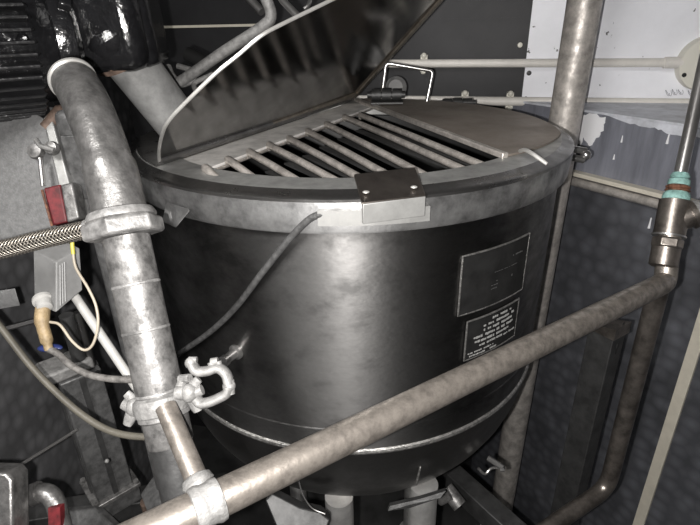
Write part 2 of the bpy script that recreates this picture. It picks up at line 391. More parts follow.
# hinge flange
h = (B - A).normalized(); hn = V((-h.y, h.x, 0))
if hn.x < 0: hn = -hn
Bf = hit(A, B, RI + .02)
fl = [A + V((0, 0, -.006)), Bf + V((0, 0, -.006)), hit(A + hn * .085, B + hn * .085, RI + .01) + V((0, 0, -.006)), A + e * .13 + V((0, 0, -.006))]
MB().prism(fl, (0, 0, .005)).build('hinge_flange', 'flange', K, bev=.001)
grate = MB().tube([A + hn * .080 + h * .05 + V((0, 0, -.010)), hit(A + hn * .080, B + hn * .080, RI - .005) + V((0, 0, -.010))], .004, 10).build('grate', 'rod', K)
e20 = (D - A).normalized()
rodpx = [(360, 114, 470, 155), (344, 116, 430, 151), (326, 123, 390, 154), (307, 130, 362, 158), (288.5, 137.5, 350, 168), (268.5, 144, 344, 178.6), (248.5, 151, 306, 179), (227, 158.5, 270, 180), (204, 167, 231, 180)]
for i in range(9):
    s, s1 = atz(*rodpx[i][:2], ZD + .006), atz(*rodpx[i][2:], ZD + .0)
    s.z -= .003; e2 = s1 - s; e2.z = 0; e2.normalize()
    t = hit(s, s + e2, RI + .006)
    if i == 8: t = s + e2 * .05
    L = (t - s).length
    mb = MB().tube([s + V((0, 0, -.008)), s + e2 * .004 + V((0, 0, .002)), s + e2 * .012, s.lerp(t, .5) + V((0, 0, -.005)), t + V((0, 0, -.013))], [.004, .0068, .0068, .0062, .0062], 14)
    mb.build('rod', 'rod', grate, ang=50)
    if L > .12:
        mb = MB(); q0_, q1_ = s + e2 * .055 + V((0, 0, -.018)), t + V((0, 0, -.024))
        mb.box((q0_ + q1_) / 2 + hn * .012, ((q1_ - q0_).length, .017, .003), e2)
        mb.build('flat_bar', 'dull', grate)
# lid (hinged on A-B)
PHI = math.radians(40)
hz = ZD + .012
A2, B2 = A + V((0, 0, .010)), V((B.x, B.y, hz))
axis = (B2 - A2).normalized(); RM = Matrix.Rotation(PHI, 4, axis)
def lidp(p, up=0): q = V((p.x, p.y, hz)) - A2; q.z += up; return A2 + RM @ q
RL = .440
DL = D + V((.030, .01, 0))
LN = RM @ V((0, 0, 1))
def lpl(x, y): return onplane(x, y, A2, LN)
DL_ = A2 + (lpl(441, 0) - A2).normalized() * .75
cv = [lpl(160.5, 168)] + [lpl(*q) for q in ((159.5, 151), (163.5, 132), (171, 119), (187, 102), (216, 74), (238, 56), (262, 36), (288, 22), (333, 0), (385, -26))]
cv = smooth(cv + [cv[-1].lerp(DL_, .5) + (cv[-1] - A2).normalized() * .03, DL_], 6)
outline = [A2] + cv
Bl_, Dl_ = cv[0], cv[-1]
ln = (RM @ V((0, 0, 1)))
MBl = MB()
MBl.prism(outline, ln * .003); lid = MBl.build('lid', 'lid', K)
MB().tube([p + ln * .001 for p in outline[1:]], .0027, 10).build('lid_edge', 'edge', lid)
st = A2; dn = Dl_; sd = (dn - st).normalized(); inn = sd.cross(ln).normalized()
if inn.dot(Bl_ - st) < 0: inn = -inn
MB().prism([st, dn, dn + inn * .022, st + inn * .022], -ln * .005).build('lid_flange', 'edgebrown', lid, bev=.001)
hb = Bl_; hd = (hb - st).normalized(); ih = ln.cross(hd).normalized()
if ih.dot(dn - st) < 0: ih = -ih
MB().prism([st + ih * .002, hb + ih * .002, hb + ih * .022, st + ih * .03], -ln * .004).build('hinge_strip', 'edgebrown', lid, bev=.001)
MB().tube([A + V((0, 0, .008)) + h * .005, B + V((0, 0, .008))], .0065, 14).build('hinge_rod', 'rim', K)
# stainless lifting lever and struts on the outside of the lid
lv = [at(176, 84, 1.10), at(186, 78, 1.09), at(225, 51, 1.06), at(262, 27, 1.03), at(271, 14, 1.02), at(262, -12, 1.0), at(250, -60, .96)]
MB().tube(smooth(lv, 5), .0115, 16).build('lifting_lever', 'cast', lid)
MB().tube([at(265, -30, 1.01), at(283, 1, .98), at(303, 22, .965)], .007, 12).build('strut', 'thin', lid)
MB().tube([at(240, -12, 1.06), at(262, 12, 1.04)], .008, 12).build('strut', 'thin', lid)
b = MB(); b.tube(smooth([at(168, 67, 1.12), at(172, 76, 1.11), at(181, 84, 1.10), at(196, 78, 1.1)], 4), .008, 12)
b.tube([at(178, 66, 1.12), at(200, 72, 1.1)], .006, 10); b.tube(smooth([at(196, 92, 1.06), at(194, 84, 1.07), at(202, 79, 1.07), at(213, 74, 1.06)], 5), .005, 10)
b.build('lever_bracket', 'cast', lid)
b = MB(); b.tube([at(188, 54, 1.16), at(212, 66, 1.14)], .016, 16); b.build('lever_grip', 'rubber', lid)
b = MB(); b.tube(smooth([at(296, -8, 1.05), at(309, -6, 1.04), at(309, 4, 1.03), at(304, 9, 1.03)], 4), .004, 8); b.build('hook', 'thin', lid)
# rear hinges, wire handle
def barrel(x0, y0, x1, y1, dep, r, name):
    p, q = at(x0, y0, dep), at(x1, y1, dep); q.z = p.z; d = (q - p); b = MB()
    n = 3
    for k in range(n):
        b.tube([p + d * (k / n + .02), p + d * ((k + 1) / n - .02)], r * (1 if k % 2 == 0 else 1.12), 16)
    b.tube([p - d * .12, q + d * .1], r * .55, 12)
    b.box((p + q) / 2 + V((0, -.02, -r)), (d.length, .05, .004), d)
    return b.build(name, 'darkmetal', K)
barrel(371, 95, 402, 99, 1.40, .016, 'rear_hinge'); barrel(442, 103, 472, 107, 1.45, .012, 'rear_hinge')
MB().tube(fillet([at(382, 94, 1.43), at(386, 63, 1.40), at(433, 71, 1.40), at(426, 105, 1.43)], .012), .005, 12).build('wire_handle', 'thin', K)
b = MB(); c_ = at(397, 88, 1.50); b.lathe([(0, 0), (.022, 0), (.03, .012), (.03, .03), (.02, .04), (0, .04)], c_, (-.2, -1, .2), 24); b.build('lock_knob', 'greyplastic', K)
# front bracket on collar
def kp(a, R, z): return V((KC.x + R * math.cos(a), KC.y + R * math.sin(a), z))
c1 = [atz(354, 178, 1.292), atz(415, 171, 1.292)]; c2 = [atz(362, 207, 1.276), atz(426, 199, 1.276)]
b = MB(); b.prism([c1[0], c1[1], c2[1], c2[0]], (0, 0, .006)); br = b.build('rim_bracket', 'bracket', K, bev=.0015)
d_ = (c2[1] - c2[0]).normalized(); nn = V((d_.y, -d_.x, 0)).normalized()
b = MB(); b.box((c2[0] + c2[1]) / 2 + V((0, 0, -.010)) - nn * .002, ((c2[1] - c2[0]).length * .98, .006, .028), d_); b.build('bracket_lip', 'rimlight', br, bev=.001)
a0_, a1_ = ang(oncyl(318, 216, .46)), ang(oncyl(429, 212, .46))
b = MB(); zz = oncyl(372, 218, .462).z
for R_, z0, z1, f0, f1 in ((.464, zz - .010, zz + .012, 0, 1),):
    N_ = 16
    for k in range(N_):
        t0, t1 = a0_ + (a1_ - a0_) * k / N_, a0_ + (a1_ - a0_) * (k + 1) / N_
        b.prism([kp(t0, .449, z0), kp(t1, .449, z0), kp(t1, R_, z0), kp(t0, R_, z0)], (0, 0, z1 - z0))
bmesh.ops.remove_doubles(b.bm, verts=b.bm.verts, dist=1e-5)
b.build('bracket_base', 'rimlight', K, ang=1)
for (x, y) in ((366, 192), (414, 187)):
    p = atz(x, y, 1.289); MB().sphere(p, .004, (1.2, 1, .5)).build('screw', 'edge', br)
# cable hanging on the shell
cab = [oncyl(328, 214, .456), oncyl(318, 215, .460), oncyl(306, 222, .457), oncyl(286, 243, .447), oncyl(262, 273, .443), oncyl(236, 307, .441), oncyl(210, 332, .441), oncyl(180, 353, .445), oncyl(168, 362, .45)]
MB().tube(smooth(cab, 6), .0052, 12).build('sensor_cable', 'cablegrey', K)
# small tab, nub, right hook and latch
p = oncyl(163, 222, .455); q = oncyl(176, 228, .456); r = oncyl(190, 211, .456); o_ = oncyl(168, 204, .456)
MB().prism([p, q, r, o_], (p - KC).normalized().xyz * .004).build('collar_tab', 'collar', K, bev=.001)
p = oncyl(226, 356, .442); nrm = V((p.x - KC.x, p.y - KC.y, 0)).normalized()
p2 = oncyl(236, 352, .434)
MB().lathe([(.014, 0), (.014, .004), (.009, .006), (.008, .026), (.010, .027), (.010, .034), (0, .036)], p2 - nrm * .002, nrm, 24).build('drain_stub', 'thin', K)
MB().tube(smooth([atz(520, 151, 1.292), atz(525, 150, 1.302), atz(533, 154, 1.302), atz(547, 164, 1.290)], 5), [.0032] * 15 + [.0028], 10).build('rim_hook', 'edge', K)
b = MB(); b.tube([at(567, 148, 1.20), at(586, 151, 1.20)], .008, 12); b.tube([at(566, 156, 1.20), at(584, 160, 1.20)], .008, 12); b.sphere(at(586, 155, 1.2), .012)
b.build('side_latch', 'thin', K)
# data plates on the curved shell
def plate(px, name, R0=.4345, nrows=(), style='ink'):
    tl, tr, br_, bl = [oncyl(x, y, R0) for x, y in px]
    aL, aR = (ang(tl) + ang(bl)) / 2, (ang(tr) + ang(br_)) / 2; zT, zB = (tl.z + tr.z) / 2, (bl.z + br_.z) / 2
    def P(u, v, off=0): return kp(aL + (aR - aL) * u, R0 + .0012 + off, zT + (zB - zT) * v)
    b = MB(); N_ = 14
    for k in range(N_):
        b.prism([P(k / N_, 0), P((k + 1) / N_, 0), P((k + 1) / N_, 1), P(k / N_, 1)], V((math.cos((aL + aR) / 2), math.sin((aL + aR) / 2), 0)) * .0018)
    bmesh.ops.remove_doubles(b.bm, verts=b.bm.verts, dist=1e-5)
    pl = b.build(name, 'plaque', K, ang=1)
    e_ = [P(k / 12, 0, .001) for k in range(12)] + [P(1, k / 6, .001) for k in range(6)] + [P(1 - k / 12, 1, .001) for k in range(12)] + [P(0, 1 - k / 6, .001) for k in range(6)]
    MB().tube(e_, .0017, 8, closed=True).build('plate_edge', 'weld', pl)
    b = MB()
    for (v, u0, u1, wd, hh) in nrows:
        u = u0
        while u < u1:
            w_ = wd * random.uniform(.5, 1.3)
            if random.random() < .85:
                q = P(u, v, .0018); t = P(u + .01, v, .0018) - q
                b.box(q + V((0, 0, random.uniform(-.3, .3) * hh * .4)), (w_, .0012, hh * random.uniform(.6, 1)), t)
            u += (w_ + .0012) / max(.01, (P(1, v) - P(0, v)).length)
    b.build('lettering', style, pl)
    return pl
plate([(460, 256), (528, 233), (521, 288), (459, 315)], 'rating_plate', nrows=[(.25, .72, .88, .003, .003), (.42, .45, .8, .003, .0012), (.58, .42, .5, .003, .002), (.64, .42, .5, .003, .002), (.7, .42, .5, .003, .002), (.6, .7, .75, .004, .004)], style='stamp')
plate([(466, 321), (517, 299), (513, 337), (464, 357)], 'warning_plate', nrows=[(.12, .45, .85, .004, .004), (.24, .3, .9, .004, .0045), (.36, .3, .85, .004, .0045), (.48, .14, .9, .004, .0045), (.6, .14, .8, .004, .0045), (.72, .25, .7, .004, .004), (.74, .72, .95, .003, .003), (.85, .06, .5, .003, .003), (.93, .06, .6, .003, .003)])
# legs under the kettle
def surf(R): 
    t = math.acos(min(1, R / .433)); return .79 - .36 * math.sin(t)
for (x, y) in ((340, 520), (422, 516)):
    p = at(x, y, 1.16); R_ = math.hypot(p.x - KC.x, p.y - KC.y)
    lg = MB().tube([V((p.x, p.y, ZF)), V((p.x, p.y, ZF + .02)), V((p.x, p.y, ZF + .02)), V((p.x, p.y, surf(R_)))], [.05, .05, .031, .031], 32).build('leg', 'leg', K)
for (x, y) in ((-.22, 1.42), (.22, 1.42)):
    R_ = math.hypot(x - KC.x, y - KC.y)
    MB().tube([V((x, y, ZF)), V((x, y, ZF + .02)), V((x, y, ZF + .02)), V((x, y, surf(R_) + .01))], [.05, .05, .031, .031], 24).build('leg', 'leg', K)
# collar plate that laps the bowl above the right leg
b = MB()
pts = [at(388, 511, 1.02), at(410, 508, 1.0), at(440, 498, 1.0), at(446, 491, 1.02), at(420, 499, 1.0), at(390, 506, 1.02)]
b.prism(pts, (0, .010, -.003)); b.build('leg_saddle', 'darkmetal', K)
MB().tube(smooth([at(421, 455, .99), at(420, 468, .99), at(416, 485, 1.0)], 4), .0022, 6).build('bowl_scratch_weld', 'weld', K)
b = MB(); b.tube(smooth([at(488, 458, 1.12), at(503, 468, 1.10), at(500, 469, 1.1)], 3), .006, 8); b.tube(smooth([at(478, 468, 1.12), at(485, 474, 1.12), at(492, 468, 1.12), at(503, 468, 1.1)], 4), .003, 8)
b.build('drain_lever', 'thin', K)

# ------------------------------------------------------------------ round post behind, back-wall conduits
t = thing('round_post', (.585, 1.40, ZF), 'tall worn round steel post standing behind the right rim of the kettle', 'post')
MB().tube([V((.560, 1.39, ZF)), V((.585, 1.40, 1.5)), V((.588, 1.40, 2.5))], .041, 40).build('post_tube', 'post', t)
MB().tube([V((.560, 1.39, ZF)), V((.560, 1.39, ZF + .012))], .075, 32).build('floor_flange', 'post', t)

def conduit(y_pts, r, label, x0, x1):
    a, c = onwall(*y_pts[0], .03), onwall(*y_pts[1], .03); z = (a.z + c.z) / 2
    t = thing('conduit', V((x0, WB(x0), z)) + WN * .028, label, 'conduit', 'conduits on the back wall')
    p, q = V((x0, WB(x0), z)) + WN * .028, V((x1, WB(x1), z)) + WN * .028
    MB().tube([p, q], r, 20).build('conduit_tube', 'conduit', t); return t, z
t1, z1 = conduit([(520, 63), (640, 63)], .0125, 'upper cream conduit running into the round junction box on the white wall', -.2, 1.0)
t2, z2 = conduit([(475, 99), (640, 105)], .014, 'lower cream conduit running just above the sill of the white wall', -.2, 1.8)
def clip(px, py, t, z):
    p = onwall(px, py, .03); b = MB(); c = V((p.x, WB(p.x), z))
    b.box(c + WN * .012 , (.022, .024, .05), WD); b.sphere(c + WN * .03 + V((0, 0, .024)), .009); b.sphere(c + WN * .03 + V((0, 0, -.024)), .009)
    b.build('saddle_clip', 'disc', t)
clip(426, 62, t1, z1); clip(467, 100, t2, z2); clip(512, 103, t2, z2)
jp = onwall(703, 63, .0)
t = thing('junction_box', jp, 'round ivory junction box at the end of the upper conduit', 'junction box')
jb = MB().lathe([(.075, 0), (.075, .035), (.072, .042), (.05, .045), (0, .045)], jp, WN, 48).build('box_cover', 'disc', t)
pj = onwall(684, 75, .045); MB().lathe([(.006, 0), (.006, .003), (0, .0035)], pj, WN, 14).build('screw', 'rubber', t)
pj = jp - WD * .075
MB().tube([V((pj.x - .035, WB(pj.x - .035), z1)) + WN * .028, V((pj.x + .01, WB(pj.x + .01), z1)) + WN * .028], .016, 20).build('conduit_socket', 'conduit', t)
# pencilled scribble on the white wall
b = MB()
for (x, y, w, hh) in ((667, 93, 5, 6), (673, 92, 4, 6), (679, 92, 4, 5), (689, 93, 4, 5)):
    pts = [onwall(x + w * math.cos(k * .9) * .5 + k * .3, y + hh * .5 * math.sin(k * 1.3), .0055) for k in range(9)]
    b.tube(smooth(pts, 3), .0007, 5)
tag(b.build('pencil_scribble', 'pencil'), 'small grey pencil scribble on the white wall below the round box', 'scribble')
# screw heads on the dark sheet
for (x, y, s) in ((520, 45, 'upper screw head on dark wall sheet left of the white panel'), (529, 73, 'screw head at the white panel edge just below the upper conduit'),):
    p = onwall(x, y, .002); tag(MB().lathe([(.008, 0), (.007, .004), (0, .006)], p, WN, 16).build('screw_head', 'disc' if y < 60 else 'darkmetal'), s, 'screw')

# ------------------------------------------------------------------ riser, tee, diagonal bar
T0 = thing('steam_pipe', at(655, 300, .88) * 1, 'brown-tinged steel riser with tee and long pipe slanting across the kettle front', 'pipe')
topP, teeP, elP = at(694, 130, .88), at(671, 224, .88), at(663, 281, .88)
topQ = topP + (topP - at(683, 185, .88)) * 3
elP.x = teeP.x - .012; 
barL = at(130, 542, .445); barL = barL + (barL - at(662, 284, .865)).normalized() * .35
MB().tube(fillet([barL, at(662, 284, .865), elP + V((0, 0, .0)), teeP], .045, 8), .0176, 32).build('slanting_pipe', 'bar', T0)
dx = elP + V((.004, .012, -.03))
rr = ray(603, 486); k_ = math.hypot(dx.x, dx.y) / math.hypot(rr.x, rr.y); zb = (CAM + rr * k_).z
MB().tube(fillet([elP + V((0, .012, -.01)), V((dx.x, dx.y, zb)), V((dx.x - .20, dx.y - .10, zb - .03))], .04, 8), .0170, 24).build('riser', 'riser', T0)
u_ = (topP - elP).normalized()
tee = MB().tube([teeP - u_ * .020, teeP - u_ * .019, teeP + u_ * .040, teeP + u_ * .041], [.022, .0245, .0245, .022], 32).build('tee', 'riser', T0)
bd = (at(712, 208, .86) - at(672, 222, .88)).normalized()
MB().tube([teeP + u_ * .003, teeP + u_ * .003 + bd * .030, teeP + u_ * .003 + bd * .030, teeP + u_ * .003 + bd * .038], [.020, .020, .024, .024], 28).build('tee_branch', 'riser', tee)
MB().tube([teeP + u_ * .003 + bd * .038, teeP + u_ * .003 + bd * .046], [.0235, .022], 24).build('thread_tape', 'cast', tee)
MB().tube([teeP + u_ * .003 + bd * .046, teeP + u_ * .003 + bd * .2], .018, 24).build('branch_pipe', 'pipe', tee)
def hexnut(c, ax, r, hgt, seg=6, ref=None):
    ax = V(ax).normalized(); b = MB()
    b.lathe([(r * .9, 0), (r, hgt * .12), (r, hgt * .88), (r * .9, hgt)], c, ax, seg, cap=True, ref=ref); return b
hexnut(teeP - u_ * .042, u_, .0245, .018).build('union_nut', 'riser', T0, ang=20, bev=.0015)
MB().tube([teeP - u_ * .022, teeP - u_ * .019], .0262, 28).build('coupling_ring', 'thin', T0)
MB().tube([teeP - u_ * .042, teeP - u_ * .072, teeP - u_ * .075], [.0225, .0225, .018], 28).build('lower_socket', 'riser', T0)
MB().tube([teeP + u_ * q for q in (.041, .046, .052, .056)], [.021, .0215, .020, .0165], 24).build('lower_sealant', 'green', T0)
MB().tube([teeP + u_ * q for q in (.055, .058, .061, .064, .067)], [.0165, .0195, .017, .019, .0155], 24).build('rusty_thread', 'coppery', T0)
MB().tube([teeP + u_ * q for q in (.066, .069, .076, .079, .082, .088)], [.0155, .017, .0165, .0125, .0155, .0125], 24).build('upper_sealant', 'green', T0)
MB().tube([teeP + u_ * .085, topP + u_ * .25], .0105, 20).build('upper_tube', 'thin', T0)

# square support post between partition and riser
pA = at(607, 330, 1.15)
zt2 = at(612, 315, 1.15).z
t = thing('support_post', (pA.x, pA.y, ZF), 'dark square steel post behind the slanting pipe with a folded cap', 'post')
MB().box((pA.x, pA.y, (zt2 - .03 + ZF) / 2), (.060, .045, zt2 - .03 - ZF), PD).build('post_tube', 'darkmetal', t, bev=.002)
b = MB(); cc = V((pA.x, pA.y, zt2 - .03)); b.prism([cc + PN * .028 - PD * .034, cc + PN * .028 + PD * .034, cc + PN * .028 + PD * .034 + V((0, 0, .03)), cc + PN * .028 + V((0, 0, .018))], -PN * .056); b.build('folded_cap', 'riser', t)

def text(body, size, X, Y, pos, mname, parent, depth=.0006):
    cu = bpy.data.curves.new('marking', 'FONT'); cu.body = body; cu.size = size; cu.extrude = depth; cu.align_x = 'CENTER'; cu.align_y = 'CENTER'
    to = bpy.data.objects.new('tmp', cu); COL.objects.link(to)
    me = bpy.data.meshes.new_from_object(to); bpy.data.objects.remove(to)
    X = X.normalized(); Z = X.cross(Y).normalized(); Y = Z.cross(X)
    me.transform(Matrix.Translation(pos) @ Matrix((X, Y, Z)).transposed().to_4x4()); me.materials.append(M[mname])
    o = bpy.data.objects.new('marking', me); COL.objects.link(o); o.parent = parent; o.location = -parent.location; return o
fc = V((pA.x, pA.y, 0)) + PD * .0303
for ch, yy in (('4', 327), ('1', 349)):
    rr = ray(615, yy); k_ = math.hypot(fc.x, fc.y) / math.hypot(rr.x, rr.y)
    text(ch, .040, -PN, V((0, 0, 1)), V((fc.x, fc.y, (CAM + rr * k_).z)), 'rubber', t)

# ------------------------------------------------------------------ black agitator drive and sleeve
G = thing('agitator_drive', at(90, 60, .92), 'black painted ribbed motor and gearbox with rusty flange above the kettle', 'motor')
mc = at(36, 40, .86); md = V((.79, .61, 0)).normalized(); gx = V((1, .1, .03)).normalized()
R0 = .108
MB().tube([mc - md * .34, mc - md * .02, mc + md * .012, mc + md * .03], [R0 * .93, R0 * .93, R0 * .90, R0 * .8], 64).build('motor_housing', 'black', G)
mh = G.children[0]
u, w = frame(md)
for k in range(44):
    a = 2 * PI * k / 44; dr = (u * math.cos(a) + w * math.sin(a))
    if dr.dot(mc - CAM) > .05: continue
    b = MB(); b.box(mc - md * .175 + dr * (R0 * .93 + .007), (.31, .0036, .024), md, Z=dr); c_ = mc + dr * (R0 * .93 + .019); b.tube([c_ - md * .33, c_ - md * .022, c_ - md * .018 - dr * .004], [.0030, .0030, .002], 10); b.build('cooling_fin', 'finblack', mh)
MB().lathe([(R0 * .8, 0), (R0 * 1.08, .0), (R0 * 1.1, .01), (R0 * 1.1, .026), (R0 * 1.0, .036), (R0 * .8, .04)], mc + md * .010, md, 64, cap=True).build('end_bell', 'black', G)
gb = at(98, 28, .88)
b = MB(); b.box(gb + V((.0, .02, .015)), (.165, .17, .17), gx); o = b.build('gearbox', 'black', G, bev=.028)
b = MB(); b.box(at(140, 20, .90), (.06, .12, .15), gx); b.build('gearbox_cover', 'black', G, bev=.02)
sa, sb = at(123, 52, .90), at(194, 144, 1.08)
sx = (sb - sa).normalized()
MB().lathe([(.045, -.06), (.056, -.05), (.060, -.03), (.058, -.022), (.060, -.020), (.060, -.006), (.052, -.004)], sa, sx, 48, cap=True).build('output_housing', 'black', G)
MB().lathe([(.056, -.008), (.058, -.006), (.058, .004), (.044, .006)], sa, sx, 48, cap=True).build('output_flange', 'rust', G)
MB().tube([sa - sx * .01, sa + sx * .02, sb], [.044, .044, .044], 48).build('shaft_sleeve', 'sleeve', G)
for k in range(5):
    a = 2 * PI * k / 5; uu, ww = frame(sx); hexnut(sa + (uu * math.cos(a) + ww * math.sin(a)) * .053 - sx * .0235, sx, .006, .006).build('bolt', 'rust', G)
MB().tube([at(58, 2, .76), at(70, 6, .77)], .010, 14).build('cable_gland', 'black', G)
b = MB(); b.lathe([(.009, 0), (.009, .006), (0, .009)], at(24, 40, .765), (0, -1, .3), 6, cap=True); b.build('housing_bolt', 'black', G)

# ------------------------------------------------------------------ left pipe with union nut and clamp
vt = V((-.262, .575, 0))
pz = lambda x, y: at(x, y, .62)
Lp = thing('vertical_pipe', at(190, 505, .50), 'thick worn steel pipe with curved elbow, hex union nut and clamp', 'pipe')
eb = [at(73, 80, .655), at(79, 89, .645), at(89, 109, .625), at(101, 140, .61), at(111, 172, .60), at(118, 202, .60), at(122, 217, .60)]
MB().tube(smooth(eb, 6), [.0268] * 3 + [.0275] * 20 + [.030] * 14, 40).build('elbow', 'elbow', Lp)
e0 = (eb[0] - eb[1]).normalized()
MB().tube([eb[0] - e0 * .004, eb[0] - e0 * .002, eb[0] + e0 * .002, eb[0] + e0 * .004], [.0272, .0290, .0290, .0272], 40).build('elbow_rim', 'edge', Lp)
MB().tube([eb[0] + e0 * .003, eb[0] + e0 * .004], .024, 30).build('elbow_plug', 'darkmetal', Lp)
b = MB(); p = at(72, 68, .612); 
n1 = at(122, 219, .60); n2 = at(161, 398, .60)
nd = (n2 - n1).normalized()
MB().lathe([(.028, -.006), (.036, -.003), (.039, .003), (.039, .006), (.035, .008)], n1 - nd * .006, nd, 40, cap=True).build('union_shoulder', 'nut', Lp)
hexnut(n1 + nd * .001, nd, .0455, .020, ref=(.1, -1, 0)).build('union_nut', 'nut', Lp, ang=20, bev=.002)
MB().tube([n1 + nd * .022, n1 + nd * .03, n2], [.0265, .0265, .0265], 40).build('tube', 'pipe', Lp)
for s in (.078, .132, .205):
    MB().tube([n1 + nd * (s - .0022), n1 + nd * (s - .0008), n1 + nd * (s + .0008), n1 + nd * (s + .0022)], [.0262, .0272, .0272, .0262], 40).build('weld_ring', 'nut', Lp)
# clamp ring with two wing nuts
clampm = n2 + nd * .006
cl = MB().lathe([(.026, -.012), (.031, -.009), (.0325, -.003), (.0325, .003), (.031, .009), (.026, .012)], clampm, nd, 40).build('clamp', 'cast', Lp)
MB().lathe([(.027, .0), (.0295, .002), (.0295, .007), (.027, .009)], clampm + nd * .008, nd, 40).build('clamp_gasket', 'nut', cl)
def wing(cx, cy, dep, sgn, par):
    b = MB(); c = at(cx, cy, dep)
    b.tube([c - RT * .016 * sgn, c], .008, 14); b.sphere(c, .0105, (1, 1, 1.1))
    b.tube([c, c + UP * .012 + RT * .006 * sgn, c + UP * .016 + RT * .010 * sgn], [.008, .006, .005], 10, flat=(FW, .6))
    b.tube([c, c - UP * .016 + RT * .007 * sgn, c - UP * .021 + RT * .009 * sgn], [.009, .0065, .005], 10, flat=(FW, .6))
    b.tube([c + RT * .004 * sgn, c + RT * .014 * sgn + UP * .004], [.008, .006], 10)
    return b.build('wing_nut', 'cast', par, ang=60)
wing(135, 407, .595, -1, cl); wing(190, 393, .585, 1, cl)
b = MB(); b.tube([at(180, 379, .59), at(190, 378, .585)], .005, 10); b.tube([at(183, 380, .59), at(178, 396, .59)], .006, 10); b.build('clamp_lug', 'cast', cl)
# lower section: dark reducer behind, narrow tube in front
low0 = clampm + nd * .012
MB().tube([low0, low0 + nd * .028, low0 + nd * .045, low0 + nd * .30], [.026, .025, .024, .021], 32).build('lower_tube', 'darkmetal', Lp)
MB().lathe([(.0262, 0), (.0262, .034), (.025, .036)], low0, nd, 36).build('lower_ferrule', 'pipe', Lp)
nt0, nt1 = at(166, 407, .565), at(197, 480, .525)
MB().tube([nt0, nt0.lerp(nt1, .5), nt1], .0115, 24).build('branch_tube', 'bar', Lp)
u3 = (nt1 - nt0).normalized()
bc = nt1 + u3 * .008
cpl = MB().lathe([(.012, -.012), (.015, -.010), (.0165, -.004), (.0145, -.002), (.0145, .006), (.0165, .010), (.0165, .018), (.013, .022)], bc, u3, 24, cap=True).build('coupling', 'cast', Lp, ang=50)
bdir = (at(662, 284, .865) - barL).normalized()
# band around the slanting pipe under the coupling
tt = (at(203, 503, .50) - barL).dot(bdir); bc2 = barL + bdir * tt
MB().lathe([(.0172, -.014), (.0195, -.013), (.0208, -.008), (.0192, -.003), (.0192, .003), (.0208, .008), (.0198, .013), (.0172, .014)], bc2, bdir, 36).build('pipe_band', 'cast', Lp, ang=50)
b = MB(); b.tube([bc + u3 * .012, bc + u3 * .024], [.014, .015], 18); b.sphere(bc + u3 * .014 - FW * .010, .008); b.build('band_boss', 'cast', Lp)

# open clamp hanging on the wing nut
oc = thing('open_clamp', at(205, 405, .60), 'small pale open pipe clamp hanging beside the thick pipe in front of the kettle', 'clamp')
dd = .585
up_ = smooth([at(192, 364, dd), at(197, 371, dd), at(207, 371, dd), at(218, 368, dd), at(226, 374, dd), at(229, 384, dd)], 5)
lo_ = smooth([at(229, 386, dd), at(227, 393, dd), at(219, 398, dd), at(209, 402, dd), at(201, 403, dd), at(196, 398, dd)], 5)
for P_, nm in ((up_, 'upper_jaw'), (lo_, 'lower_jaw')):
    MB().tube(P_, [.0058] * len(P_), 12, flat=(FW, 1.7)).build(nm, 'cast', oc, ang=60)
b = MB(); b.sphere(at(191, 363, dd), .007); b.tube([at(189, 360, dd), at(197, 360, dd)], .004, 10); b.tube([at(211, 362, dd), at(218, 361, dd)], .0045, 10); b.tube([at(211, 362, dd), at(213, 368, dd)], .0045, 10); b.tube([at(218, 361, dd), at(219, 368, dd)], .004, 10); b.build('jaw_lugs', 'cast', oc, ang=60)
b = MB(); b.sphere(at(229, 386, dd), .0075); b.tube([at(229, 380, dd), at(230, 394, dd)], .006, 10); b.build('pivot', 'cast', oc, ang=60)

# ------------------------------------------------------------------ braided hose
ph = [at(-400, 330, .70), at(-60, 262, .66), at(0, 250, .655), at(40, 240, .65), at(80, 231, .645), at(104, 226, .64)]
t = thing('braided_hose', ph[0], 'braided steel hose running in from the left edge to the thick pipe', 'hose')
MB().tube(smooth(ph, 8), .0118, 28).build('braided_sleeve', 'braid', t)
MB().tube([at(88, 229.5, .644), at(112, 224, .638)], .0128, 24).build('ferrule', 'nut', t)

# ------------------------------------------------------------------ left: mount plate, red valve, fittings
mp = thing('mounting_plate', at(60, 240, .88), 'speckled grey steel mounting plate under the black motor', 'plate')
dp = .86
def pl(x, y, d=dp): return at(x, y, d)
MB().prism([pl(-60, 96), pl(20, 104), pl(43, 118), pl(60, 190), pl(68, 226), pl(0, 246), pl(-60, 262)], FW * .03).build('plate', 'plate', mp, bev=.002)
MB().prism([pl(43, 118), pl(50, 112), pl(80, 222), pl(68, 226)], FW * .05 - FW * .008).build('folded_edge', 'rimlight', mp, bev=.002)
MB().prism([at(48, 106, .90), at(60, 108, .9), at(74, 112, .9), at(112, 120, .9), at(118, 215, .9), at(80, 226, .9)], FW * .03).build('back_plate', 'column', mp, bev=.003)
b = MB(); b.tube([at(46, 128, .87), at(60, 112, .87), at(86, 108, .87)], .012, 12); b.build('rusty_foot', 'rust', mp)
b = MB(); b.box(at(78, 130, .87), (.05, .05, .07)); b.build('terminal_cover', 'column', mp, bev=.012)
b = MB(); b.box(at(88, 166, .88), (.055, .03, .11)); b.build('side_block', 'column', mp, bev=.003)

